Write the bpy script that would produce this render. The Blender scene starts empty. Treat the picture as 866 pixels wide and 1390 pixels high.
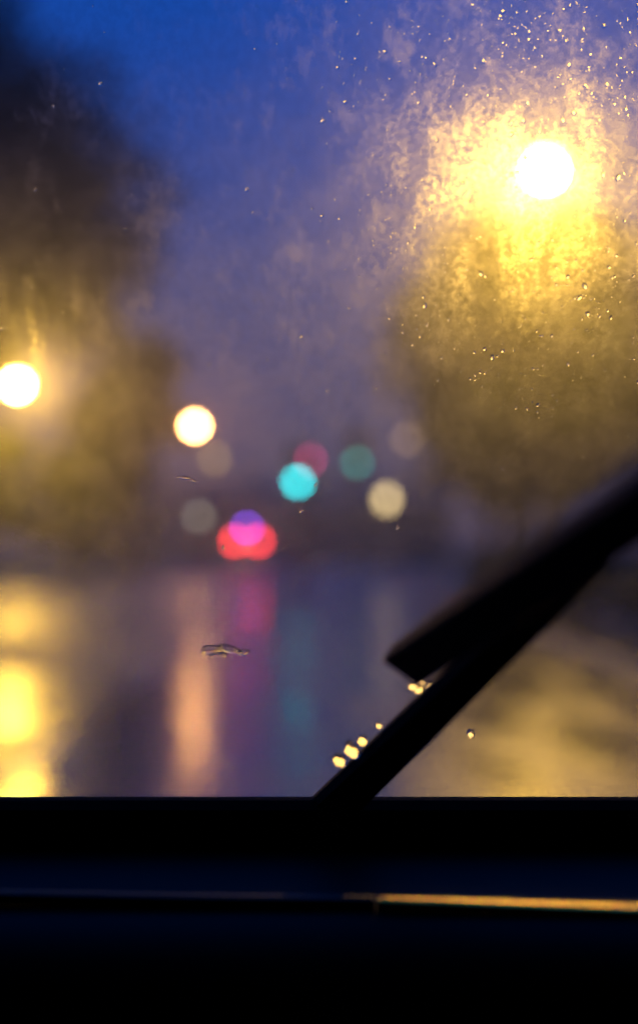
import bpy, bmesh, math, random
from mathutils import Vector, Matrix, noise
R = math.radians
PI = math.pi
sc = bpy.context.scene
C = sc.collection
rnd = random.Random(7)

# ------------------------------------------------------------------ camera
EYE = 1.4            # height of the lens above the road
HOR = 745.0          # row of the horizon in the 866x1390 photograph
F = 1804.0           # focal length in photograph pixels (50 mm on a 24 mm wide frame)
FOCUS = 0.30         # the wet windscreen is what is in focus
cam = bpy.data.cameras.new('camera'); camo = bpy.data.objects.new('camera', cam); C.objects.link(camo)
cam.sensor_fit = 'HORIZONTAL'; cam.sensor_width = 24; cam.lens = 50
camo.location = (0, 0, EYE)
camo.rotation_euler = (PI/2 + math.atan((HOR-695)/F), 0, 0)
cam.clip_start = 0.01; cam.clip_end = 3000
cam.dof.use_dof = True; cam.dof.focus_distance = FOCUS; cam.dof.aperture_fstop = 6.2
cam.dof.aperture_blades = 0
sc.camera = camo

# ------------------------------------------------------------------ world / exposure
SUN_EL, SUN_ROT = R(1.0), R(200)
w = bpy.data.worlds.new('World'); sc.world = w; w.use_nodes = True
nt = w.node_tree; nt.nodes.clear()
wo = nt.nodes.new('ShaderNodeOutputWorld'); bg = nt.nodes.new('ShaderNodeBackground')
sky = nt.nodes.new('ShaderNodeTexSky'); sky.sky_type = 'NISHITA'; sky.sun_disc = False
sky.sun_elevation = SUN_EL; sky.sun_rotation = SUN_ROT
sky.air_density = 1.0; sky.dust_density = 0.3; sky.ozone_density = 6.0
tc = nt.nodes.new('ShaderNodeTexCoord'); sx = nt.nodes.new('ShaderNodeSeparateXYZ')
nt.links.new(tc.outputs['Generated'], sx.inputs[0])
cr = nt.nodes.new('ShaderNodeValToRGB')
els = cr.color_ramp.elements
els[0].position = 0.0; els[0].color = (0.052, 0.042, 0.09, 1)
els[1].position = 0.5; els[1].color = (0.0, 0.072, 0.46, 1)
e = els.new(0.18); e.color = (0.045, 0.058, 0.20, 1)
e = els.new(0.36); e.color = (0.008, 0.060, 0.36, 1)
nt.links.new(sx.outputs[2], cr.inputs[0])
mx = nt.nodes.new('ShaderNodeMix'); mx.data_type = 'RGBA'; mx.blend_type = 'ADD'
mx.inputs['Factor'].default_value = 0.01
nt.links.new(cr.outputs[0], mx.inputs['A']); nt.links.new(sky.outputs[0], mx.inputs['B'])
nt.links.new(mx.outputs['Result'], bg.inputs[0]); bg.inputs[1].default_value = 1.0
nt.links.new(bg.outputs[0], wo.inputs[0])
sl = bpy.data.lights.new('sun', 'SUN'); so = bpy.data.objects.new('sun', sl); C.objects.link(so)
sl.energy = 0.01; sl.angle = R(20); sl.color = (1, .9, .8)
so.rotation_euler = (PI/2 - R(10), 0, R(200))
vs = sc.view_settings
vs.view_transform = 'Standard'; vs.look = 'None'; vs.exposure = 0; vs.gamma = 1; vs.use_curve_mapping = False
sc.display_settings.display_device = 'sRGB'
cy = sc.cycles
cy.use_adaptive_sampling = False
cy.use_denoising = True
cy.denoiser = 'OPENIMAGEDENOISE'
cy.max_bounces = 6; cy.diffuse_bounces = 2; cy.glossy_bounces = 3; cy.transmission_bounces = 5
cy.transparent_max_bounces = 12
cy.denoising_input_passes = 'RGB'; cy.sample_clamp_direct = 0; cy.sample_clamp_indirect = 14
cy.blur_glossy = 0.5

# ------------------------------------------------------------------ helpers
def at(px, py, d):
    """world point at distance d along the road seen at pixel (px,py)"""
    return Vector(((px-433)/F*d, d, EYE + (HOR-py)/F*d))

def tag(o, label=None, cat=None, group=None, kind=None):
    if label: o['label'] = label
    if cat: o['category'] = cat
    if group: o['group'] = group
    if kind: o['kind'] = kind
    return o

def thing(name, label, cat, loc=(0, 0, 0), rz=0, group=None):
    o = bpy.data.objects.new(name, None); C.objects.link(o)
    o.location = loc; o.rotation_euler = (0, 0, rz); o.empty_display_size = .1
    return tag(o, label, cat, group)

def obj(name, bm, m, parent=None, smooth=False):
    me = bpy.data.meshes.new(name); bm.to_mesh(me); bm.free()
    if smooth:
        for p in me.polygons: p.use_smooth = True
    o = bpy.data.objects.new(name, me); C.objects.link(o)
    if m: me.materials.append(m)
    if parent: o.parent = parent
    return o

def box(bm, x0, x1, y0, y1, z0, z1, bevel=0, M=None):
    r = bmesh.ops.create_cube(bm, size=1)
    vs_ = r['verts']
    for v in vs_:
        v.co = Vector((x0+(x1-x0)*(v.co.x+.5), y0+(y1-y0)*(v.co.y+.5), z0+(z1-z0)*(v.co.z+.5)))
    if bevel:
        es = list({e for v in vs_ for e in v.link_edges})
        rr = bmesh.ops.bevel(bm, geom=es, offset=bevel, segments=3, affect='EDGES', profile=.5)
        vs_ = list({v for f in rr['faces'] for v in f.verts} | {v for v in vs_ if v.is_valid})
    if M:
        bmesh.ops.transform(bm, matrix=M, verts=vs_)
    return bm

def tube(bm, pts, radii, seg=12, caps=True):
    rings = []
    pts = [Vector(p) for p in pts]
    for i, p in enumerate(pts):
        a = pts[max(0, i-1)]; b = pts[min(len(pts)-1, i+1)]
        t = (b-a).normalized()
        up = Vector((0, 0, 1)) if abs(t.z) < .9 else Vector((1, 0, 0))
        u = t.cross(up).normalized(); v = t.cross(u).normalized()
        r = radii[i] if hasattr(radii, '__len__') else radii
        rings.append([bm.verts.new(p + u*math.cos(2*PI*k/seg)*r + v*math.sin(2*PI*k/seg)*r) for k in range(seg)])
    for a, b in zip(rings, rings[1:]):
        for k in range(seg):
            bm.faces.new((a[k], a[(k+1) % seg], b[(k+1) % seg], b[k]))
    if caps:
        bm.faces.new(rings[0]); bm.faces.new(list(reversed(rings[-1])))
    bmesh.ops.recalc_face_normals(bm, faces=bm.faces)
    return bm

def lathe(bm, prof, seg=20, M=None):
    """profile of (radius, height) spun round z"""
    rings = []
    for r, z in prof:
        rings.append([bm.verts.new((r*math.cos(2*PI*k/seg), r*math.sin(2*PI*k/seg), z)) for k in range(seg)])
    for a, b in zip(rings, rings[1:]):
        for k in range(seg):
            bm.faces.new((a[k], a[(k+1) % seg], b[(k+1) % seg], b[k]))
    bm.faces.new(rings[0]); bm.faces.new(rings[-1])
    bmesh.ops.recalc_face_normals(bm, faces=bm.faces)
    if M: bmesh.ops.transform(bm, matrix=M, verts=[v for r in rings for v in r])
    return bm

def copy_tree(o, parent=None):
    c = o.copy(); C.objects.link(c); c.parent = parent
    for ch in [x for x in bpy.data.objects if x.parent == o]:
        copy_tree(ch, c)
    return c

class G:
    """tiny node-graph writer"""
    def __init__(s, name):
        s.m = bpy.data.materials.new(name); s.m.use_nodes = True
        s.t = s.m.node_tree; s.t.nodes.clear()
        s.out = s.n('ShaderNodeOutputMaterial')
    def n(s, typ, **kw):
        nd = s.t.nodes.new(typ)
        for k, v in kw.items(): setattr(nd, k, v)
        return nd
    def set(s, sock, v):
        if hasattr(v, 'links') or isinstance(v, bpy.types.NodeSocket): s.t.links.new(v, sock)
        elif v is not None: sock.default_value = v
    def math(s, op, a, b=None, c=None, clamp=False):
        nd = s.n('ShaderNodeMath', operation=op, use_clamp=clamp)
        s.set(nd.inputs[0], a); s.set(nd.inputs[1], b)
        if c is not None: s.set(nd.inputs[2], c)
        return nd.outputs[0]
    def step(s, x, a, b, lo=0., hi=1.):
        nd = s.n('ShaderNodeMapRange', interpolation_type='SMOOTHSTEP')
        s.set(nd.inputs[0], x); nd.inputs[1].default_value = a; nd.inputs[2].default_value = b
        nd.inputs[3].default_value = lo; nd.inputs[4].default_value = hi
        return nd.outputs[0]
    def noise(s, vec, scale, detail=3, rough=.5, dist=0):
        nd = s.n('ShaderNodeTexNoise'); s.set(nd.inputs['Vector'], vec)
        nd.inputs['Scale'].default_value = scale; nd.inputs['Detail'].default_value = detail
        nd.inputs['Roughness'].default_value = rough; nd.inputs['Distortion'].default_value = dist
        return nd.outputs[0]
    def mapping(s, vec, scale=(1, 1, 1), rot=(0, 0, 0)):
        nd = s.n('ShaderNodeMapping'); s.set(nd.inputs[0], vec)
        nd.inputs['Scale'].default_value = scale; nd.inputs['Rotation'].default_value = rot
        return nd.outputs[0]
    def mixc(s, f, a, b):
        nd = s.n('ShaderNodeMix', data_type='RGBA'); s.set(nd.inputs['Factor'], f)
        s.set(nd.inputs['A'], a); s.set(nd.inputs['B'], b); return nd.outputs['Result']
    def mixs(s, f, a, b):
        nd = s.n('ShaderNodeMixShader'); s.set(nd.inputs[0], f)
        s.t.links.new(a, nd.inputs[1]); s.t.links.new(b, nd.inputs[2]); return nd.outputs[0]
    def bump(s, h, strength=.5, dist=.01):
        nd = s.n('ShaderNodeBump'); s.set(nd.inputs['Height'], h)
        nd.inputs['Strength'].default_value = strength; nd.inputs['Distance'].default_value = dist
        return nd.outputs[0]
    def princ(s, color, rough=.5, metal=0, spec=.5, normal=None, coat=0):
        nd = s.n('ShaderNodeBsdfPrincipled')
        s.set(nd.inputs['Base Color'], color); s.set(nd.inputs['Roughness'], rough)
        nd.inputs['Metallic'].default_value = metal; s.set(nd.inputs['Specular IOR Level'], spec)
        nd.inputs['Coat Weight'].default_value = coat
        if coat: s.set(nd.inputs['Coat Roughness'], rough); s.t.links.new(normal, nd.inputs['Coat Normal'])
        if normal is not None: s.t.links.new(normal, nd.inputs['Normal'])
        return nd.outputs[0]
    def done(s, sh):
        s.t.links.new(sh, s.out.inputs[0]); return s.m

def simple(name, col, rough=.5, metal=0, var=.25, scale=6, spec=.5):
    g = G(name); o = g.n('ShaderNodeTexCoord').outputs['Object']
    f = g.noise(o, scale, 4)
    a = tuple(c*(1-var) for c in col[:3])+(1,); b = tuple(min(1, c*(1+var)) for c in col[:3])+(1,)
    r = g.step(f, .3, .7, max(.02, rough-.1), min(1, rough+.1))
    return g.done(g.princ(g.mixc(f, a, b), r, metal, spec))

def emit(name, col, strength):
    g = G(name); e = g.n('ShaderNodeEmission'); e.inputs[0].default_value = tuple(col)+(1,)
    e.inputs[1].default_value = strength
    return g.done(e.outputs[0])

# ------------------------------------------------------------------ materials
def wet_road(name, base, r0, r1, far=0):
    g = G(name); geo = g.n('ShaderNodeNewGeometry').outputs['Position']
    big = g.noise(g.mapping(geo, (1, .22, 1)), 2.2, 4, .6)
    fine = g.noise(geo, 70, 3, .6)
    mid = g.noise(g.mapping(geo, (1, .5, 1)), 4, 3, .6)
    col = g.mixc(fine, tuple(c*.6 for c in base)+(1,), tuple(c*1.5 for c in base)+(1,))
    ro = g.step(big, .36, .64, r0, r1)
    if far:                      # the far stretch is coarser, only damp
        sy = g.n('ShaderNodeSeparateXYZ'); g.set(sy.inputs[0], geo)
        yy = g.math('MULTIPLY_ADD', g.noise(geo, .5, 2), 5, sy.outputs[1])
        ls = g.step(sy.outputs[0], .3, -1.0)
        ro = g.math('ADD', ro, g.math('MULTIPLY', ls, g.step(yy, 16, 20, 0, far)))
        ro = g.math('SUBTRACT', ro, g.math('MULTIPLY', ls, g.step(yy, 21, 26, 0, far*.62)))
        ro = g.math('ADD', ro, g.math('MULTIPLY', g.step(sy.outputs[0], -.7, -1.3, 0, .03), g.step(yy, 14, 9)))
        tw = g.math('ABSOLUTE', g.math('ADD', sy.outputs[0], 1.25))        # worn, wetter wheel track
        ro = g.math('MULTIPLY', ro, g.step(tw, .45, .75, .5, 1))
        lf = g.math('MULTIPLY', g.step(sy.outputs[0], -1.6, -1.9, 0, .07), g.step(yy, 14, 9)); ro = g.math('ADD', ro, lf)
        xx = g.math('MULTIPLY_ADD', g.noise(geo, .8, 2), 1.2, sy.outputs[0])
        ro = g.math('ADD', ro, g.math('MULTIPLY', g.step(xx, .5, 1.4, 0, .22), g.step(yy, 12, 8.5)))     # coarser gutter on the near side
    h = g.math('ADD', g.math('MULTIPLY', fine, .5), mid)
    return g.done(g.princ(col, ro, 0, .9, g.bump(h, .16, .012), .6))

M_road = wet_road('wet asphalt', (.035, .034, .035), .15, .40, .28)
M_pave = wet_road('wet paving', (.06, .057, .05), .12, .28)
M_kerb = wet_road('wet kerb stone', (.2, .19, .18), .3, .5)
M_paint = wet_road('wet road paint', (.6, .6, .56), .2, .4)
M_grass = simple('grass verge', (.035, .055, .02), .8, var=.5, scale=1.5)
M_steel = simple('galvanised steel', (.22, .22, .23), .45, .6)
M_black = simple('matt black metal', (.015, .015, .016), .55)
M_bark = simple('bark', (.08, .06, .045), .9, var=.4, scale=12)
def leafmat(name, c0, c1):
    g = G(name); oi = g.n('ShaderNodeNewGeometry')
    f = g.noise(oi.outputs['Position'], 1.3, 2)
    rn = oi.outputs['Random Per Island']
    col = g.mixc(g.math('MULTIPLY_ADD', rn, .5, g.math('MULTIPLY', f, .5)), c0+(1,), c1+(1,))
    d = g.princ(col, .45, 0, .4)
    t = g.n('ShaderNodeBsdfTranslucent'); g.set(t.inputs[0], col)
    return g.done(g.mixs(.35, d, t.outputs[0]))
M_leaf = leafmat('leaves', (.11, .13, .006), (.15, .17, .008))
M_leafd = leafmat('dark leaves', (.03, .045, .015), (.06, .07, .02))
M_brick = None
def brickmat():
    g = G('brick'); o = g.n('ShaderNodeTexCoord').outputs['Object']
    b = g.n('ShaderNodeTexBrick'); g.set(b.inputs[0], g.mapping(o, (1, 1, 1), (PI/2, 0, 0)))
    b.inputs['Color1'].default_value = (.22, .1, .06, 1); b.inputs['Color2'].default_value = (.3, .15, .09, 1)
    b.inputs['Mortar'].default_value = (.3, .28, .25, 1); b.inputs['Scale'].default_value = 4
    return g.done(g.princ(b.outputs[0], .8))
M_brick = brickmat()
M_slate = simple('wet slate', (.06, .06, .07), .35)
M_winframe = simple('white window frame', (.7, .7, .68), .4, var=.05)
M_glassdark = simple('dark window pane', (.01, .012, .015), .08, var=.1)
SODIUM = (1.0, .55, .062)

# ------------------------------------------------------------------ ground, road
def sheet(name, x0, x1, y0, y1, z, m, th=0):
    bm = bmesh.new()
    if th: box(bm, x0, x1, y0, y1, z-th, z, bevel=.012)
    else:
        vs_ = [bm.verts.new(p) for p in ((x0, y0, z), (x1, y0, z), (x1, y1, z), (x0, y1, z))]
        bm.faces.new(vs_)
    return tag(obj(name, bm, m), kind='structure')
sheet('ground', -1500, 1500, -1500, 1500, -0.02, M_grass)
sheet('road', -7.0, 3.4, -60, 420, 0.0, M_road)
sheet('pavement', -11.5, -7.15, -60, 420, .125, M_pave, .2)
sheet('pavement', 3.55, 7.2, -60, 420, .125, M_pave, .2)
sheet('kerb', -7.15, -7.0, -60, 420, .12, M_kerb, .2)
sheet('kerb', 3.4, 3.55, -60, 420, .12, M_kerb, .2)
bm = bmesh.new()
for k in range(40):                          # broken centre line, flat paint on the road
    y0 = 2+k*6.0
    v4 = [bm.verts.new(p) for p in ((-1.95, y0, .004), (-1.85, y0, .004), (-1.85, y0+2, .004), (-1.95, y0+2, .004))]
    bm.faces.new(v4)
tag(obj('centre_line', bm, M_paint), kind='structure')
bm = bmesh.new()
v4 = [bm.verts.new(p) for p in ((-6.9, 34.5, .004), (3.3, 34.5, .004), (3.3, 34.8, .004), (-6.9, 34.8, .004))]
bm.faces.new(v4)
tag(obj('stop_line', bm, M_paint), kind='structure')

# ------------------------------------------------------------------ street lamps
def street_lamp(head, armdx, power, size, label, col=SODIUM):
    """head: world position of the lantern centre; armdx: horizontal run from head back to the post"""
    t = thing('street_lamp', label, 'street lamp', (head.x+armdx, head.y, 0), 0, 'tall sodium street lamps along the road')
    H = head.z
    bm = bmesh.new(); tube(bm, [(0, 0, 0), (0, 0, 1.2), (0, 0, 1.25), (0, 0, H-.6), (0, 0, H+.05)], [.11, .11, .075, .055, .05], 14)
    obj('post', bm, M_steel, t, True)
    bm = bmesh.new(); n = 8
    tube(bm, [(-armdx*k/n*.9, 0, H+.05+.35*math.sin(k/n*PI*.5)-.02) for k in range(n+1)], .03, 10)
    obj('arm', bm, M_steel, t, True)
    bm = bmesh.new()
    lathe(bm, [(.05, .34), (size*.55, .3), (size*.72, .2), (size*.66, .17), (.04, .17)], 20, Matrix.Translation((-armdx, 0, H+size*.1)))
    obj('lantern_hood', bm, M_steel, t, True)
    bm = bmesh.new(); bmesh.ops.create_icosphere(bm, subdivisions=2, radius=size*.5,
        matrix=Matrix.Translation((-armdx, 0, H)) @ Matrix.Diagonal((1, 1, .9, 1)))
    obj('lantern_bowl', bm, emit('lit lantern bowl', col, power), t, True)
    return t
street_lamp(at(742, 228, 26), 2.2, 1080, .52, 'tall street lamp with blinding white-yellow glow, high on the right above the trees')
street_lamp(at(22, 522, 60), -2.0, 1080, .6, 'street lamp blazing at the left edge below the big dark tree')
street_lamp(at(264, 578, 78), -1.6, 165, .6, 'smaller distant street lamp glowing as an orange disc left of the road', (1.0, .41, .12))

# ------------------------------------------------------------------ globe lamps
def globe_lamp(p, power, label, col, sz=.5, tall=1.0):
    t = thing('globe_lamp', label, 'lamp post', (p.x, p.y, 0), 0, 'small globe lamps by the pavement')
    bm = bmesh.new(); tube(bm, [(0, 0, 0), (0, 0, .5), (0, 0, .55), (0, 0, p.z-sz*.5*tall)], [.08, .08, .045, .04], 12)
    obj('post', bm, M_black, t, True)
    bm = bmesh.new(); bmesh.ops.create_icosphere(bm, subdivisions=2, radius=sz/2, matrix=Matrix.Translation((0, 0, p.z)) @ Matrix.Diagonal((1, 1, tall, 1)))
    obj('globe', bm, emit('lit globe', col, power), t, True)
    bm = bmesh.new(); lathe(bm, [(.14, 0), (.1, .06), (.03, .1)], 14, Matrix.Translation((0, 0, p.z+sz*.5*tall-.01)))
    obj('finial', bm, M_black, t, True)
globe_lamp(at(525, 678, 58), 5.5, 'cream glowing globe lamp right of the traffic lights', (1, .72, .33), .5, 1.35)
globe_lamp(at(553, 596, 62), 1.7, 'faint brown globe lamp on the tallest post, against the right-hand trees', (1, .62, .36), .5)
globe_lamp(at(291, 622, 66), 1.5, 'dim yellow-brown globe lamp just below the orange street lamp', (1, .66, .22), .55)
globe_lamp(at(270, 701, 55), 1.5, 'low pale grey globe lamp left of the van', (.85, .75, .62), .45)

# ------------------------------------------------------------------ traffic lights
def traffic_light(p, lit, col, power, label, rz=0, dia=.27):
    """p: world position of the lit lens"""
    zoff = {'red': .36, 'amber': 0, 'green': -.36}[lit]
    zc = p.z - zoff
    t = thing('traffic_light', label, 'traffic light', (p.x, p.y+.14, 0), rz, 'traffic lights at the junction')
    bm = bmesh.new(); tube(bm, [(0, .12, 0), (0, .12, zc+.6)], .057, 14); obj('pole', bm, M_black, t, True)
    bm = bmesh.new(); box(bm, -.17, .17, -.08, .08, zc-.56, zc+.56, .03); obj('housing', bm, M_black, t)
    bm = bmesh.new(); box(bm, -.3, .3, .082, .092, zc-.72, zc+.72, .003); obj('backboard', bm, M_black, t)
    for nm, dz, dark in (('red', .36, (.12, .01, .01)), ('amber', 0, (.12, .06, .01)), ('green', -.36, (.01, .1, .06))):
        bm = bmesh.new()
        lathe(bm, [(dia/2, 0), (dia/2*.97, .012), (dia/2*.6, .03), (.01, .037)], 20, Matrix.Translation((0, -.082, zc+dz)) @ Matrix.Rotation(PI/2, 4, 'X'))
        m = emit('lit %s signal lens' % nm, col, power) if nm == lit else simple('unlit %s lens' % nm, dark, .25)
        l = obj('lens', bm, m, t, True)
        l['label'] = ('lit ' if nm == lit else 'unlit ') + nm + ' lens'
        bm = bmesh.new()
        segs = 14; r0 = dia/2+.012
        ins = []; outs = []
        for k in range(segs+1):
            a = R(-25 + 230*k/segs); c, s = math.cos(a)*r0, math.sin(a)*r0
            ln = .12 + .12*max(0, math.sin(a))
            ins.append(bm.verts.new((c, -.08, zc+dz+s))); outs.append(bm.verts.new((c, -.08-ln, zc+dz+s)))
        for k in range(segs): bm.faces.new((ins[k], ins[k+1], outs[k+1], outs[k]))
        v = obj('visor', bm, M_black, t)
        mo = v.modifiers.new('t', 'SOLIDIFY'); mo.thickness = .006
    return t
traffic_light(at(404, 654, 38), 'green', (.0, .90, .98), 15, 'nearest traffic light, brilliant cyan-green, in the middle of the road ahead')
traffic_light(at(420, 624, 44), 'red', (1, .07, .32), 6.5, 'tall traffic light showing dim pinkish red just behind the brilliant cyan-green one')
traffic_light(at(485, 628, 42), 'green', (.02, .62, .52), 3.6, 'traffic light showing dim teal green, to the right of the other two')

# ------------------------------------------------------------------ van with red tail lamps and blue beacon
def van():
    Y = 70.0; c = at(335, 735, Y)
    t = thing('van', 'box-shaped emergency van with two red tail lamps and a violet-blue roof beacon, seen from behind', 'van', (c.x, Y, 0))
    white = simple('white van paint', (.6, .6, .6), .3, var=.06); z1 = 2.38
    bm = bmesh.new(); box(bm, -.95, .95, 0, 3.6, .42, z1, .08)
    obj('body', bm, white, t)
    bm = bmesh.new()
    pr = [(3.62, .42), (3.62, 2.1), (4.2, 1.9), (4.75, 1.2), (5.3, 1.05), (5.4, .42)]
    A = [bm.verts.new((-.93, y, z)) for y, z in pr]; B = [bm.verts.new((.93, y, z)) for y, z in pr]
    bm.faces.new(A); bm.faces.new(list(reversed(B)))
    for k in range(len(pr)): bm.faces.new((A[k], A[(k+1) % len(pr)], B[(k+1) % len(pr)], B[k]))
    bmesh.ops.recalc_face_normals(bm, faces=bm.faces)
    obj('cab', bm, white, t)
    for s in (-1, 1):
        bm = bmesh.new(); box(bm, s*.44-.36, s*.44+.36, -.012, -.002, 1.35, 1.95, .004)
        obj('rear_window', bm, M_glassdark, t)
        bm = bmesh.new(); box(bm, s*.62-.15, s*.62+.15, -.035, -.003, 1.80-.26, 1.80+.26, .012) if False else box(bm, s*.60-.15, s*.60+.15, -.05, -.016, c.z-.20, c.z+.20, .012)
        obj('tail_lamp', bm, emit('lit red tail lamp', (1, .03, .035), 28), t)
        for y in (.75, 4.3):
            bm = bmesh.new(); lathe(bm, [(.2, -.11), (.33, -.11), (.35, -.06), (.35, .06), (.33, .11), (.2, .11)], 24, Matrix.Translation((s*.85, y, .35)) @ Matrix.Rotation(PI/2, 4, 'Y'))
            wh = obj('wheel', bm, simple('tyre rubber', (.02, .02, .02), .8), t, True)
            bm = bmesh.new(); lathe(bm, [(.19, -.02), (.19, .02), (.08, .04)], 20, Matrix.Translation((s*.975, y, .35)) @ Matrix.Rotation(s*PI/2, 4, 'Y'))
            obj('hub_cap', bm, M_steel, wh, True)
    bm = bmesh.new(); box(bm, -.94, .94, -.12, -.002, .38, .58, .03); obj('bumper', bm, M_black, t)
    bm = bmesh.new(); box(bm, -.26, .26, -.135, -.122, .42, .53, .002); obj('number_plate', bm, simple('yellow plate', (.6, .45, .05), .4), t)
    bz = at(335, 717, Y).z
    bm = bmesh.new(); box(bm, -.3, .3, .1, .3, z1, bz-.15, .02); obj('beacon_base', bm, M_black, t)
    bm = bmesh.new(); bmesh.ops.create_icosphere(bm, subdivisions=2, radius=.17, matrix=Matrix.Translation((0, .2, bz)) @ Matrix.Diagonal((1.1, 1, .95, 1)))
    obj('beacon', bm, emit('lit violet beacon', (.20, .05, 1.0), 21), t, True)
    bm = bmesh.new(); box(bm, -.006, .006, -.008, -.001, .6, 2.3); obj('door_seam', bm, M_black, t)
van()

# ------------------------------------------------------------------ trees
def crown_mesh(centres, nleaf, leaf, rng):
    verts = []; faces = []
    wts = [r**2 for _, r in centres]; tot = sum(wts)
    for (c, r), w_ in zip(centres, wts):
        n = max(8, int(nleaf*w_/tot))
        for _ in range(n):
            d = Vector((rng.gauss(0, 1), rng.gauss(0, 1), rng.gauss(0, 1))).normalized()
            p = c + d * r * (rng.random()**.45)
            a = Vector((rng.gauss(0, 1), rng.gauss(0, 1), rng.gauss(0, .6))).normalized()
            b = a.cross(Vector((rng.gauss(0, 1), rng.gauss(0, 1), rng.gauss(0, 1)))).normalized()
            s = leaf*rng.uniform(.6, 1.3)
            i = len(verts)
            verts += [p-a*s*.55, p+b*s*.28-a*s*.05, p+a*s*.6, p-b*s*.28-a*s*.05]
            faces.append((i, i+1, i+2, i+3))
    me = bpy.data.meshes.new('crown'); me.from_pydata(verts, [], faces); return me

def tree(base, h, cz, rx, rz_, label, nleaf=14000, leaf=.22, mat=None, group=None, seed=0, cat='tree', clumps=46):
    rng = random.Random(seed+100)
    t = thing('tree', label, cat, base, 0, group)
    bm = bmesh.new()
    tr = .035*h
    top = Vector((rng.uniform(-.3, .3), rng.uniform(-.3, .3), cz+rz_*.3))
    pts = [Vector((0, 0, 0)), Vector((0, 0, .3)), Vector((.05, 0, cz-rz_)), Vector((-.05, .1, cz)), top]
    tube(bm, pts, [tr*1.5, tr, tr*.8, tr*.5, tr*.2], 10)
    cents = []
    for k in range(clumps):
        while True:
            q = Vector((rng.uniform(-1, 1), rng.uniform(-1, 1), rng.uniform(-1, 1)))
            if .15 < q.length < 1: break
        r = rng.uniform(.16, .30)*min(rx, rz_)
        sc_ = 1 - r/max(rx, rz_)*.8
        c = Vector((q.x*rx*sc_, q.y*rx*sc_, cz+q.z*rz_*sc_))
        cents.append((c, r))
        if k % 4 == 0:
            st = Vector((0, 0, max(cz-rz_*.9, c.z-rx*.7)))
            if st.z < top.z:
                mid = (st+c)/2 + Vector((0, 0, -.2))
                tube(bm, [st, mid, c], [tr*.4, tr*.25, tr*.1], 6)
    obj('trunk', bm, M_bark, t, True)
    me = crown_mesh(cents, nleaf, leaf, rng)
    o = bpy.data.objects.new('crown', me); C.objects.link(o); me.materials.append(mat or M_leaf); o.parent = t
    return t

# big dark tree, top left
tree(Vector((-11.5, 42, 0)), 18, 12.3, 8.4, 6.8, 'big dark tree towering at the upper left, its crown above the left lamp', 30000, .30, M_leafd, seed=1, clumps=110)
tree(Vector((-19.5, 46, 0)), 16, 12.0, 6.2, 5.5, 'dark tree at the far left behind the towering one', 14000, .272, M_leafd, seed=2, clumps=70)
# lit trees behind the left lamp
LT = 'low trees lit by the left street lamp'
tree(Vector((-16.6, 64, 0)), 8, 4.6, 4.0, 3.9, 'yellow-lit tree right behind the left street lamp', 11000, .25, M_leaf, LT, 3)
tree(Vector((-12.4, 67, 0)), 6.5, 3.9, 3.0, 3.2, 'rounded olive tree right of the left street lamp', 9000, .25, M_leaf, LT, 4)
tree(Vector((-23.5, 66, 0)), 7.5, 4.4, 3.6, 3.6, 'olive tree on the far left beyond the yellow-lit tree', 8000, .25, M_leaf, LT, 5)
tree(Vector((-12.6, 88, 0)), 17, 10.4, 5.0, 7.2, 'tall brown-dark tree left behind the orange street lamp', 12000, .35, M_leafd, LT, 6, clumps=60)
# right-hand trees
RT = 'trees lining the right pavement'
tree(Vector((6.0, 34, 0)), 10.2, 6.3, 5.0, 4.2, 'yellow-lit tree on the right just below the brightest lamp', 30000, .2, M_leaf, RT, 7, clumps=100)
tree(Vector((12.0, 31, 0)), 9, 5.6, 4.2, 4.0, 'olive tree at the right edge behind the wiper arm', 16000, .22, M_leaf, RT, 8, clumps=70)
tree(Vector((7.4, 48, 0)), 12.8, 7.9, 5.3, 5.2, 'taller dark tree beyond the yellow-lit one on the right', 18000, .3, M_leafd, RT, 9, clumps=80)
tree(Vector((9.4, 64, 0)), 14, 8.4, 5.4, 5.6, 'tree farther along the right pavement beside the globe lamps', 12000, .35, M_leafd, RT, 10, clumps=60)
tree(Vector((10.8, 84, 0)), 14, 8.4, 5.4, 5.6, 'farthest tree along the right pavement', 9000, .4, M_leafd, RT, 11, clumps=50)

def hedge(x0, x1, y0, y1, h, label, seed):
    rng = random.Random(seed); t = thing('hedge', label, 'hedge', ((x0+x1)/2, (y0+y1)/2, .12))
    hx, hy = (x1-x0)/2, (y1-y0)/2
    cents = [(Vector((rng.uniform(-hx, hx)*.8, rng.uniform(-hy, hy), rng.uniform(.25, h-.3))), rng.uniform(.3, .45)) for _ in range(150)]
    me = crown_mesh(cents, 16000, .12, rng); me.name = 'foliage'
    o = bpy.data.objects.new('foliage', me); C.objects.link(o); me.materials.append(M_leafd); o.parent = t
    for k in range(14):
        bm = bmesh.new(); y = -hy+2*hy*(k+.5)/14; tube(bm, [(0, y, 0), (rng.uniform(-.2, .2), y+.1, h*.7)], [.04, .015], 6)
        obj('stem', bm, M_bark, t, True)
hedge(4.1, 5.6, 14, 40, 1.35, 'low dark hedge along the right pavement behind the wiper', 21)

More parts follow.
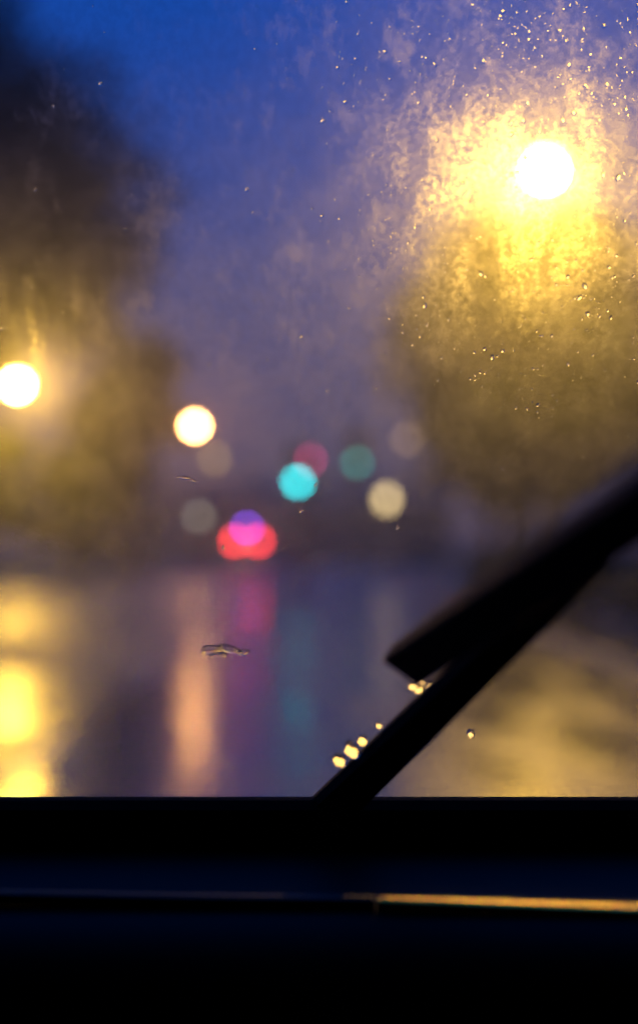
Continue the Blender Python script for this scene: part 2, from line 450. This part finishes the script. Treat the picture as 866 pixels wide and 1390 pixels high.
# ------------------------------------------------------------------ houses at the far end
def house(x, y, wd, hh, label, rz=0):
    t = thing('house', label, 'house', (x, y, 0), rz, 'brick houses at the end of the road')
    bm = bmesh.new(); box(bm, -wd/2, wd/2, 0, 8, 0, hh); obj('wall', bm, M_brick, t)
    bm = bmesh.new()
    a = [bm.verts.new(p) for p in ((-wd/2-.3, -.4, hh+.003), (wd/2+.3, -.4, hh+.003), (wd/2+.3, 8.4, hh+.003), (-wd/2-.3, 8.4, hh+.003))]
    r0 = bm.verts.new((-wd/2-.3, 4, hh+2.6)); r1 = bm.verts.new((wd/2+.3, 4, hh+2.6))
    for f in ((a[0], a[1], r1, r0), (a[3], r0, r1, a[2]), (a[0], r0, a[3]), (a[1], a[2], r1), tuple(reversed(a))): bm.faces.new(f)
    rf = obj('roof', bm, M_slate, t)
    bm = bmesh.new(); box(bm, wd/2-1.3, wd/2-.5, 3.5, 4.4, hh+1.5, hh+3.4, .02); obj('chimney', bm, M_brick, rf)
    for z in (1.0, 3.8):
        for k in (-1, 0, 1):
            if k == 0 and z < 2:
                bm = bmesh.new(); box(bm, -.5, .5, -.06, -.002, .05, 2.1, .01); obj('door', bm, simple('door paint', (.05, .08, .1), .4), t); continue
            cx = k*wd*.32
            bm = bmesh.new()
            for q in ((cx-.65, cx+.65, z+1.33, z+1.4), (cx-.65, cx+.65, z, z+.07), (cx-.65, cx-.58, z+.07, z+1.33), (cx+.58, cx+.65, z+.07, z+1.33), (cx-.03, cx+.03, z+.07, z+1.33)):
                box(bm, q[0], q[1], -.05, -.003, q[2], q[3])
            wn = obj('window', bm, M_winframe, t)
            bm = bmesh.new(); box(bm, cx-.575, cx+.575, -.02, -.004, z+.075, z+1.325); obj('pane', bm, M_glassdark, wn)
house(-9.5, 128, 8, 5.8, 'brick house across the end of the road, behind the van')
house(-.8, 130, 8.4, 5.4, 'brick house at the end of the road, behind the brilliant cyan-green light')
house(8.6, 132, 9, 5.8, 'brick house at the end of the road, behind the cream globe lamp')
house(-19.5, 130, 8.6, 5.8, 'leftmost brick house at the end of the road')

# ------------------------------------------------------------------ own car: windscreen, sill, wiper
PX = FOCUS/F                         # size of one photograph pixel on the glass
car = thing('car', 'dark car interior seen from within: wet hazy windscreen, black sill and raised wiper', 'car', (0, 0, 0))
TILT = R(7)
def glass_mat():
    g = G('wet hazy glass'); o = g.n('ShaderNodeTexCoord').outputs['Object']
    s = g.n('ShaderNodeSeparateXYZ'); g.set(s.inputs[0], o); u, v = s.outputs[0], s.outputs[1]
    px = g.math('MULTIPLY_ADD', u, 1/PX, 433); py = g.math('MULTIPLY_ADD', v, -1/PX, HOR)
    wob = g.math('MULTIPLY_ADD', g.noise(o, 60, 3), 220, -110)
    pxw = g.math('ADD', px, wob); pyw = g.math('ADD', py, wob)
    # unwiped grime, upper right of the glass
    mr = g.math('MULTIPLY', g.step(pxw, 375, 590), g.step(pyw, 360, 760, 1, .03))
    # a few vertical smears at the left edge
    strk2 = g.noise(g.mapping(o, (1, .12, 1)), 1/(26*PX), 3, .6, .3)
    ml = g.math('MULTIPLY', g.math('MULTIPLY', g.step(pxw, 220, 60, 0, 1.0), g.step(strk2, .45, .7)), g.math('MULTIPLY', g.step(pyw, 520, 460), g.step(pyw, 330, 410)))
    # soft wiped smudges on the upper left
    sm = g.math('MULTIPLY', g.step(g.noise(g.mapping(o, (1, .7, 1), (0, 0, .3)), 1/(70*PX), 5, .72), .49, .74), g.step(py, 560, 400, .08, .36))
    mp = g.n('ShaderNodeCombineXYZ')         # coordinates bent round the wiper pivot: smears follow its sweep
    du = g.math('SUBTRACT', px, 300); dv = g.math('SUBTRACT', 1250, py)
    g.set(mp.inputs[0], g.math('MULTIPLY', g.math('SQRT', g.math('ADD', g.math('MULTIPLY', du, du), g.math('MULTIPLY', dv, dv))), 1/70))
    g.set(mp.inputs[1], g.math('MULTIPLY', g.math('ARCTAN2', dv, du), 30))
    arc = g.noise(mp.outputs[0], 1.0, 5, .65, .5)
    spk = g.noise(o, 1/(8*PX), 3, .6)
    dots = g.n('ShaderNodeTexVoronoi'); g.set(dots.inputs['Vector'], g.mapping(o, (1, .8, 1))); dots.inputs['Scale'].default_value = 1/(15*PX)
    dd = g.step(dots.outputs['Distance'], .34, .12, 0, 1)
    cloud = g.noise(g.mapping(o, (1, .6, 1), (0, 0, -.35)), 1/(95*PX), 6, .68, .6)
    tex = g.math('MULTIPLY_ADD', g.step(spk, .38, .66), .75, g.math('MULTIPLY_ADD', dd, .40, .22))
    tex = g.math('MULTIPLY', tex, g.step(cloud, .36, .64, .25, 1.75))
    tex = g.math('MULTIPLY', tex, g.step(arc, .34, .66, .55, 1.5))
    grime = g.math('ADD', g.math('MULTIPLY', mr, tex), g.math('ADD', g.math('MULTIPLY', ml, tex), sm))
    base = g.math('MULTIPLY', g.math('MULTIPLY', g.step(px, 500, 800, 1, .55), 1) if False else g.math('MAXIMUM', g.step(px, 480, 700, 1, .5), g.step(py, 820, 700)), g.math('MULTIPLY', g.step(g.noise(o, 1/(60*PX), 5, .65), .3, .7, .75, 1.2), g.step(pyw, 60, 480, .32, 1)))
    wn = g.math('MULTIPLY_ADD', grime, .165, g.math('MULTIPLY', base, .085), clamp=True)     # halo
    wc = g.math('MULTIPLY_ADD', grime, .03, .03, clamp=True)                                # tight bloom
    ww = g.math('MULTIPLY_ADD', grime, .045, g.math('MULTIPLY_ADD', sm, .42, g.math('MULTIPLY', base, .16)), clamp=True)     # wide veil
    def refr(ior, ro):
        n_ = g.n('ShaderNodeBsdfRefraction'); n_.inputs['IOR'].default_value = ior; n_.inputs['Roughness'].default_value = ro
        return n_.outputs[0]
    tr = g.n('ShaderNodeBsdfTransparent')
    dirt = g.step(g.noise(g.mapping(o, (1, .8, 1)), 1/(11*PX), 4, .7), .40, .60, .90, 1)
    cb = g.n('ShaderNodeCombineColor'); [g.set(cb.inputs[k_], dirt) for k_ in range(3)]; g.set(tr.inputs[0], cb.outputs[0])
    tl = g.n('ShaderNodeBsdfTranslucent'); tl.inputs[0].default_value = (.9, .9, .9, 1)
    a = g.mixs(wn, g.mixs(wc, tr.outputs[0], refr(1.05, .6)), refr(1.09, .8))
    wide = g.mixs(.07, refr(1.17, 1.0), tl.outputs[0])
    return g.done(g.mixs(ww, a, wide))
M_glass = glass_mat()
g = G('clear inner glass'); t_ = g.n('ShaderNodeBsdfTransparent'); t_.inputs[0].default_value = (.97, .98, .97, 1)
M_inner = g.done(t_.outputs[0])
# plate built in its own plane: x right, y up the glass, z towards the cabin
bm = bmesh.new()
gx, gy0, gy1, th = .66, -.14, .42, .004
X = [(-gx, gy0), (gx, gy0), (gx, gy1), (-gx, gy1)]
o_ = [bm.verts.new((x, y, 0)) for x, y in X]; i_ = [bm.verts.new((x, y, th)) for x, y in X]
fo = bm.faces.new(list(reversed(o_))); fi = bm.faces.new(i_)
for k in range(4): bm.faces.new((o_[k], o_[(k+1) % 4], i_[(k+1) % 4], i_[k]))
bm.faces.ensure_lookup_table()
for f in bm.faces: f.material_index = 1
fo.material_index = 0
ws = obj('windscreen', bm, M_glass, car); ws.data.materials.append(M_inner)
ws.location = (0, FOCUS, EYE); ws.rotation_euler = (PI/2 + TILT, 0, 0)
ws['label'] = 'hazy rain-wet windscreen'
GM = Matrix.Translation((0, FOCUS, EYE)) @ Matrix.Rotation(PI/2 + TILT, 4, 'X')

def plastic(name, col, rough, bump=.2, sc_=900, spec=.3):
    g = G(name); o = g.n('ShaderNodeTexCoord').outputs['Object']
    f = g.noise(o, sc_, 3, .6)
    return g.done(g.princ(g.mixc(f, tuple(c*.7 for c in col)+(1,), tuple(c*1.3 for c in col)+(1,)), rough, 0, spec, g.bump(f, bump, .0006)))
M_sill = plastic('black sill rubber', (.006, .006, .006), .8, .2, 900, .1)
M_dash = plastic('dark vinyl', (.005, .005, .007), .6, .25, 700, .12)
g = G('glossy trim with painted lamp gold'); o = g.n('ShaderNodeTexCoord').outputs['Object']
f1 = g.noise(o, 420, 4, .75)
M_trim = g.done(g.princ((.85, .62, .10, 1), .27, 1, .8, g.bump(f1, 1, .0005)))  # gold of the lamp's reflection is painted into the base colour
def zpx(py, d): return EYE + (HOR-py)/F*d
DS = .294
bm = bmesh.new(); zs = zpx(1080, DS)
sec = [[bm.verts.new((x, y, z)) for y, z in ((DS-.004, zs-.06), (DS-.004, zs-.0022), (DS-.002, zs-.0004), (DS, zs), (DS+.001, zs-.0006), (.33, zs-.013), (.33, zs-.06))] for x in (-.74, .74)]
for k in range(7): bm.faces.new((sec[0][k], sec[0][(k+1) % 7], sec[1][(k+1) % 7], sec[1][k]))
bm.faces.new(sec[0]); bm.faces.new(list(reversed(sec[1]))); bmesh.ops.recalc_face_normals(bm, faces=bm.faces)
obj('window_sill', bm, M_sill, car)
# dashboard: rounded roll below the sill
bm = bmesh.new()
zt = zpx(1219, .246)
prof = [(.2898, zt-.001), (.253, zt-.0018), (.241, zt-.0026), (.233, zt-.0064), (.2305, zt-.0115), (.227, zt-.05), (.222, zt-.3)]
xs = [-.66+1.32*k/12 for k in range(13)]
rows = [[bm.verts.new((x, y, z)) for y, z in prof] for x in xs]
for a, b in zip(rows, rows[1:]):
    for k in range(len(prof)-1): bm.faces.new((a[k], b[k], b[k+1], a[k+1]))
bmesh.ops.recalc_face_normals(bm, faces=bm.faces)
dsh = obj('dashboard', bm, M_dash, car, True)
def strip(name, pts, depth, m, h=.0022):
    """flat-topped trim following pts (x, y, z of the middle of the top)"""
    bm = bmesh.new(); sec = []
    dps = depth if hasattr(depth, '__len__') else [depth]*len(pts)
    for (x, y, z), depth in zip(pts, dps):
        sec.append([bm.verts.new(p) for p in ((x, y-depth/2, z-h), (x, y-depth/2, z-.0003), (x, y-depth/2+.0006, z), (x, y+depth/2-.0006, z), (x, y+depth/2, z-.0003), (x, y+depth/2, z-h))])
    for a, b in zip(sec, sec[1:]):
        for k in range(6): bm.faces.new((a[k], a[(k+1) % 6], b[(k+1) % 6], b[k]))
    bm.faces.new(sec[0]); bm.faces.new(list(reversed(sec[-1])))
    bmesh.ops.recalc_face_normals(bm, faces=bm.faces)
    return obj(name, bm, m, car)
def pt(px, py, d): p = at(px, py, d); return (p.x, p.y, p.z)
tl_ = strip('trim_strip', [pt(-1500, 1203, .250), pt(0, 1206, .250), pt(250, 1211, .249), pt(508, 1214, .2485)], .0030, plastic('dull trim', (.015, .015, .017), .5, .3, 700, .3))
tl_['label'] = 'thin unlit trim strip'
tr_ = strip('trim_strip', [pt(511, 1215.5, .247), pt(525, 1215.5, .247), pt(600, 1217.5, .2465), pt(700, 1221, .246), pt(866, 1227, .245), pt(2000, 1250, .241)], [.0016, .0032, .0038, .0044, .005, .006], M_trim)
tr_['label'] = 'wider trim strip, its lamp-lit gold painted into the base colour'

# cabin shell that keeps the inside dark
M_cab = simple('dark headlining', (.012, .012, .013), .9)
bm = bmesh.new()
box(bm, -.75, .75, -1.4, .262, EYE+.40, EYE+.44)           # roof
box(bm, -.79, -.752, -1.4, .335, EYE-.9, EYE+.40)
box(bm, .752, .79, -1.4, .335, EYE-.9, EYE+.40)
box(bm, -.75, .75, -1.44, -1.402, EYE-.9, EYE+.40)
box(bm, -.75, .75, -1.4, .22, EYE-.95, EYE-.902)
obj('cabin', bm, M_cab, car)
for s in (-1, 1):
    bm = bmesh.new(); a = GM @ Vector((s*.70, -.16, 0)); b = GM @ Vector((s*.70, .43, 0))
    tube(bm, [a, b], [.045, .038], 14); obj('windscreen_pillar', bm, M_cab, car, True)
bm = bmesh.new(); pr = [(.325, EYE-.08), (.40, EYE-.14), (.8, EYE-.33), (1.2, EYE-.42), (1.32, EYE-.6), (1.34, EYE-1.15), (.3, EYE-1.15)]
sec = []
for x in (-.78, -.6, 0, .6, .78):
    dz = -.05*(abs(x)/.78)**3
    sec.append([bm.verts.new((x, y, z+(dz if k < 5 else 0))) for k, (y, z) in enumerate(pr)])
for a, b in zip(sec, sec[1:]):
    for k in range(len(pr)): bm.faces.new((a[k], a[(k+1) % len(pr)], b[(k+1) % len(pr)], b[k]))
bm.faces.new(sec[0]); bm.faces.new(list(reversed(sec[-1]))); bmesh.ops.recalc_face_normals(bm, faces=bm.faces)
obj('bonnet', bm, simple('dark car paint', (.01, .012, .02), .3), car, True)
for sx_ in (-.74, .74):
    for y in (.85, -1.1):
        bm = bmesh.new(); lathe(bm, [(.2, -.09), (.29, -.09), (.31, -.05), (.31, .05), (.29, .09), (.2, .09)], 24, Matrix.Translation((sx_, y, .31)) @ Matrix.Rotation(PI/2, 4, 'Y'))
        obj('wheel', bm, simple('tyre rubber', (.02, .02, .02), .8), car, True)

# wiper: thin arm below, thicker blade holder above, standing away from the glass
M_wip = simple('wiper black', (.008, .008, .008), .7, spec=.2)
def bar(name, a, b, wa, wb, ta, m, parent, bevel=.0015):
    """flat bar from a to b, width wa->wb seen from the car, thickness ta along the view"""
    a = Vector(a); b = Vector(b); ax = (b-a).normalized()
    side = ax.cross(Vector((0, 1, 0))).normalized(); dep = ax.cross(side).normalized()
    bm = bmesh.new(); n = 10; secs = []
    for k in range(n+1):
        f = k/n; p = a.lerp(b, f); w_ = (wa+(wb-wa)*f)/2; t2 = ta/2
        e_ = min(bevel, w_*.4)
        prof = [(-w_+e_, -t2), (w_-e_, -t2), (w_, -t2+e_), (w_, t2-e_), (w_-e_, t2), (-w_+e_, t2), (-w_, t2-e_), (-w_, -t2+e_)]
        secs.append([bm.verts.new(p+side*x+dep*y) for x, y in prof])
    for s0, s1 in zip(secs, secs[1:]):
        for k in range(8): bm.faces.new((s0[k], s0[(k+1) % 8], s1[(k+1) % 8], s1[k]))
    bm.faces.new(secs[0]); bm.faces.new(list(reversed(secs[-1])))
    bmesh.ops.recalc_face_normals(bm, faces=bm.faces)
    return obj(name, bm, m, parent)
wip = bpy.data.objects.new('wiper', None); C.objects.link(wip); wip.parent = car
A0 = at(423, 1122, .302); A1 = at(808, 749, .215)
arm = bar('arm', A0, A1, 58/F*.302, 52/F*.215, .005, M_wip, wip)
B0 = at(551, 902, .240); B1 = at(1010, 594, .118)
bl = bar('blade', B0, B1, 60/F*.240, 114/F*.118, .004, M_wip, wip, .0004)
bm = bmesh.new(); bmesh.ops.create_uvsphere(bm, u_segments=16, v_segments=10, radius=.004, matrix=Matrix.Translation(at(650, 860, .242)))
obj('hinge_pin', bm, M_wip, wip, True)
bm = bmesh.new(); lathe(bm, [(.012, 0), (.012, .02), (.006, .026)], 18, Matrix.Translation(A0+Vector((0, .004, -.03)))); obj('pivot', bm, M_wip, wip, True)

# ------------------------------------------------------------------ water on the glass
def spray():
    g = G('spray water'); r = g.n('ShaderNodeBsdfRefraction'); r.inputs['IOR'].default_value = 1.16; r.inputs['Roughness'].default_value = .6
    return g.done(g.mixs(.7, g.n('ShaderNodeBsdfTransparent').outputs[0], r.outputs[0]))
def water(name, rough, clear=0):
    g = G(name); r = g.n('ShaderNodeBsdfRefraction'); r.inputs['IOR'].default_value = 1.33; r.inputs['Roughness'].default_value = rough
    gl = g.n('ShaderNodeBsdfGlossy'); gl.inputs['Roughness'].default_value = rough
    sh = g.mixs(.06, r.outputs[0], gl.outputs[0])
    return g.done(g.mixs(clear, sh, g.n('ShaderNodeBsdfTransparent').outputs[0]) if clear else sh)
M_water = water('rain water', .4, .35)
def blob(bm, c, rx, ry, rz_, seg=10, rot=0, lump=0, rng=rnd, M=Matrix()):
    r = bmesh.ops.create_uvsphere(bm, u_segments=seg, v_segments=max(4, seg//2), radius=1)
    off = Vector((rng.random()*9, rng.random()*9, 0))
    for v in r['verts']:
        k = 1 + lump*noise.noise(v.co*1.7+off)
        v.co = Vector((v.co.x*rx*k, v.co.y*ry*k, v.co.z*rz_))
    bmesh.ops.transform(bm, matrix=M @ Matrix.Translation(c) @ Matrix.Rotation(rot, 4, 'Z'), verts=r['verts'])
def gp(px, py): return Vector(((px-433)*PX, (HOR-py)*PX, -.0002))
tb = bmesh.new(); bmesh.ops.create_uvsphere(tb, u_segments=8, v_segments=5, radius=1)
tb.verts.index_update(); TV = [v.co.copy() for v in tb.verts]; TF = [[v.index for v in f.verts] for f in tb.faces]; tb.free()
SV, SF = [], []
n = 0; cl = [(rnd.uniform(430, 880), rnd.uniform(0, 560)) for _ in range(26)]
while n < 1250:                                   # fine spray, densest on the unwiped right
    if rnd.random() < .22:
        c_ = rnd.choice(cl); x = rnd.gauss(c_[0], 26); y = rnd.gauss(c_[1], 34)
    else:
        x = rnd.uniform(-20, 890); y = rnd.uniform(-20, 1080)
    dens = .03
    if x > 420: dens = .8*min(1, max(.03, (x-400)/330))*max(.06, min(1, (640-y)/260))
    if x < 100 and 380 < y < 500: dens = .25
    if rnd.random() > dens: continue
    r = min(3.4, .6+rnd.expovariate(1/.55))*PX
    c_ = gp(x, y); ry = r*rnd.uniform(.9, 1.7); a_ = rnd.gauss(0, .4); b0 = len(SV)
    for v in TV:
        q = Vector((v.x*r, v.y*ry, v.z*r*.55)); q.rotate(Matrix.Rotation(a_, 3, 'Z')); SV.append(c_+q)
    SF += [[k+b0 for k in f] for f in TF]; n += 1
me_ = bpy.data.meshes.new('rain_spray'); me_.from_pydata(SV, [], SF); bm = bmesh.new(); bm.from_mesh(me_); bpy.data.meshes.remove(me_)
tag(obj('rain_spray', bm, spray(), None, True), 'fine rain droplets scattered over the windscreen, thickest at the upper right', 'rain droplets', kind='stuff').matrix_world = GM
def drop(name, label, parts, depth=None, cat='water drop'):
    """parts: (px, py, rx, ry, rot) in photograph pixels, joined into one drop"""
    bm = bmesh.new()
    for (x, y, rx, ry, rot) in parts:
        blob(bm, gp(x, y), rx*PX, ry*PX, min(rx, ry)*PX*.55, 14, rot, .35)
    o = obj(name, bm, M_water, None, True); o.matrix_world = GM
    return tag(o, label, cat)
drop('water_drop', 'large smeared water drop on the glass below the orange reflection', [(286, 884, 15, 7, .1), (312, 884, 17, 6, -.3), (330, 888, 9, 5, .2), (296, 892, 12, 5, 0)])
drop('water_drop', 'small elongated drop on the glass below the dim yellow-brown disc', [(250, 648, 9, 2.5, -.1), (262, 652, 4, 2.5, -.3)])
drop('water_drop', 'tiny cyan-lit drop under the brilliant green light', [(409, 692, 4, 4, 0)])
drop('water_drop', 'tiny drop under the cream globe lamp', [(539, 715, 3, 4, 0)])
def arm_drop(label, beads):
    bm = bmesh.new()
    for (x, y, d, rx, ry, rot) in beads:
        k = d/F
        r = bmesh.ops.create_uvsphere(bm, u_segments=32, v_segments=24, radius=1)
        tx, tz = math.cos(R(72)), math.sin(R(72))      # heavy, wedge-shaped drops, thick towards the top
        M_ = Matrix.Rotation(-rot, 3, 'Y')
        for v in r['verts']:
            q = Vector((v.co.x, v.co.z, v.co.y)); q *= 1+.38*noise.noise(q*1.6+Vector((x, y, 0)))
            p = M_ @ Vector((q.x*rx, q.y*rx*1.6, q.z*ry))
            t = (p.x*tx+p.z*tz)
            lim = max(.05, (t+max(rx, ry)*1.05)*.60)
            if abs(p.y) > lim: p.y = math.copysign(lim, p.y)
            v.co = p*k
        bmesh.ops.transform(bm, matrix=Matrix.Translation(at(x, y, d)), verts=r['verts'])
    bmesh.ops.recalc_face_normals(bm, faces=bm.faces)
    o = obj('water_drop', bm, water('lamp-lit water', .38), None, True)
    return tag(o, label, 'water drop')
arm_drop('cluster of golden beads of water under the square end of the wiper blade',
         [(561, 931, .272, 8, 5, .4), (569, 936, .272, 8, 5, .6), (579, 940, .272, 8, 6, .4), (583, 929, .272, 8, 5, .6), (592, 933, .272, 7, 5, .5), (601, 924, .272, 7, 5, .5), (573, 926, .272, 5, 4, .3)])
arm_drop('bright oval bead of water on the lower wiper arm',
         [(461, 1031, .272, 10, 8, -.7), (477, 1017, .272, 13, 9, -.8), (492, 1004, .272, 7, 7, -.4), (514, 984, .272, 5, 4, -.5)])
arm_drop('tiny golden drop right of the lower wiper arm', [(638, 995, .2935, 5, 6, 0)])
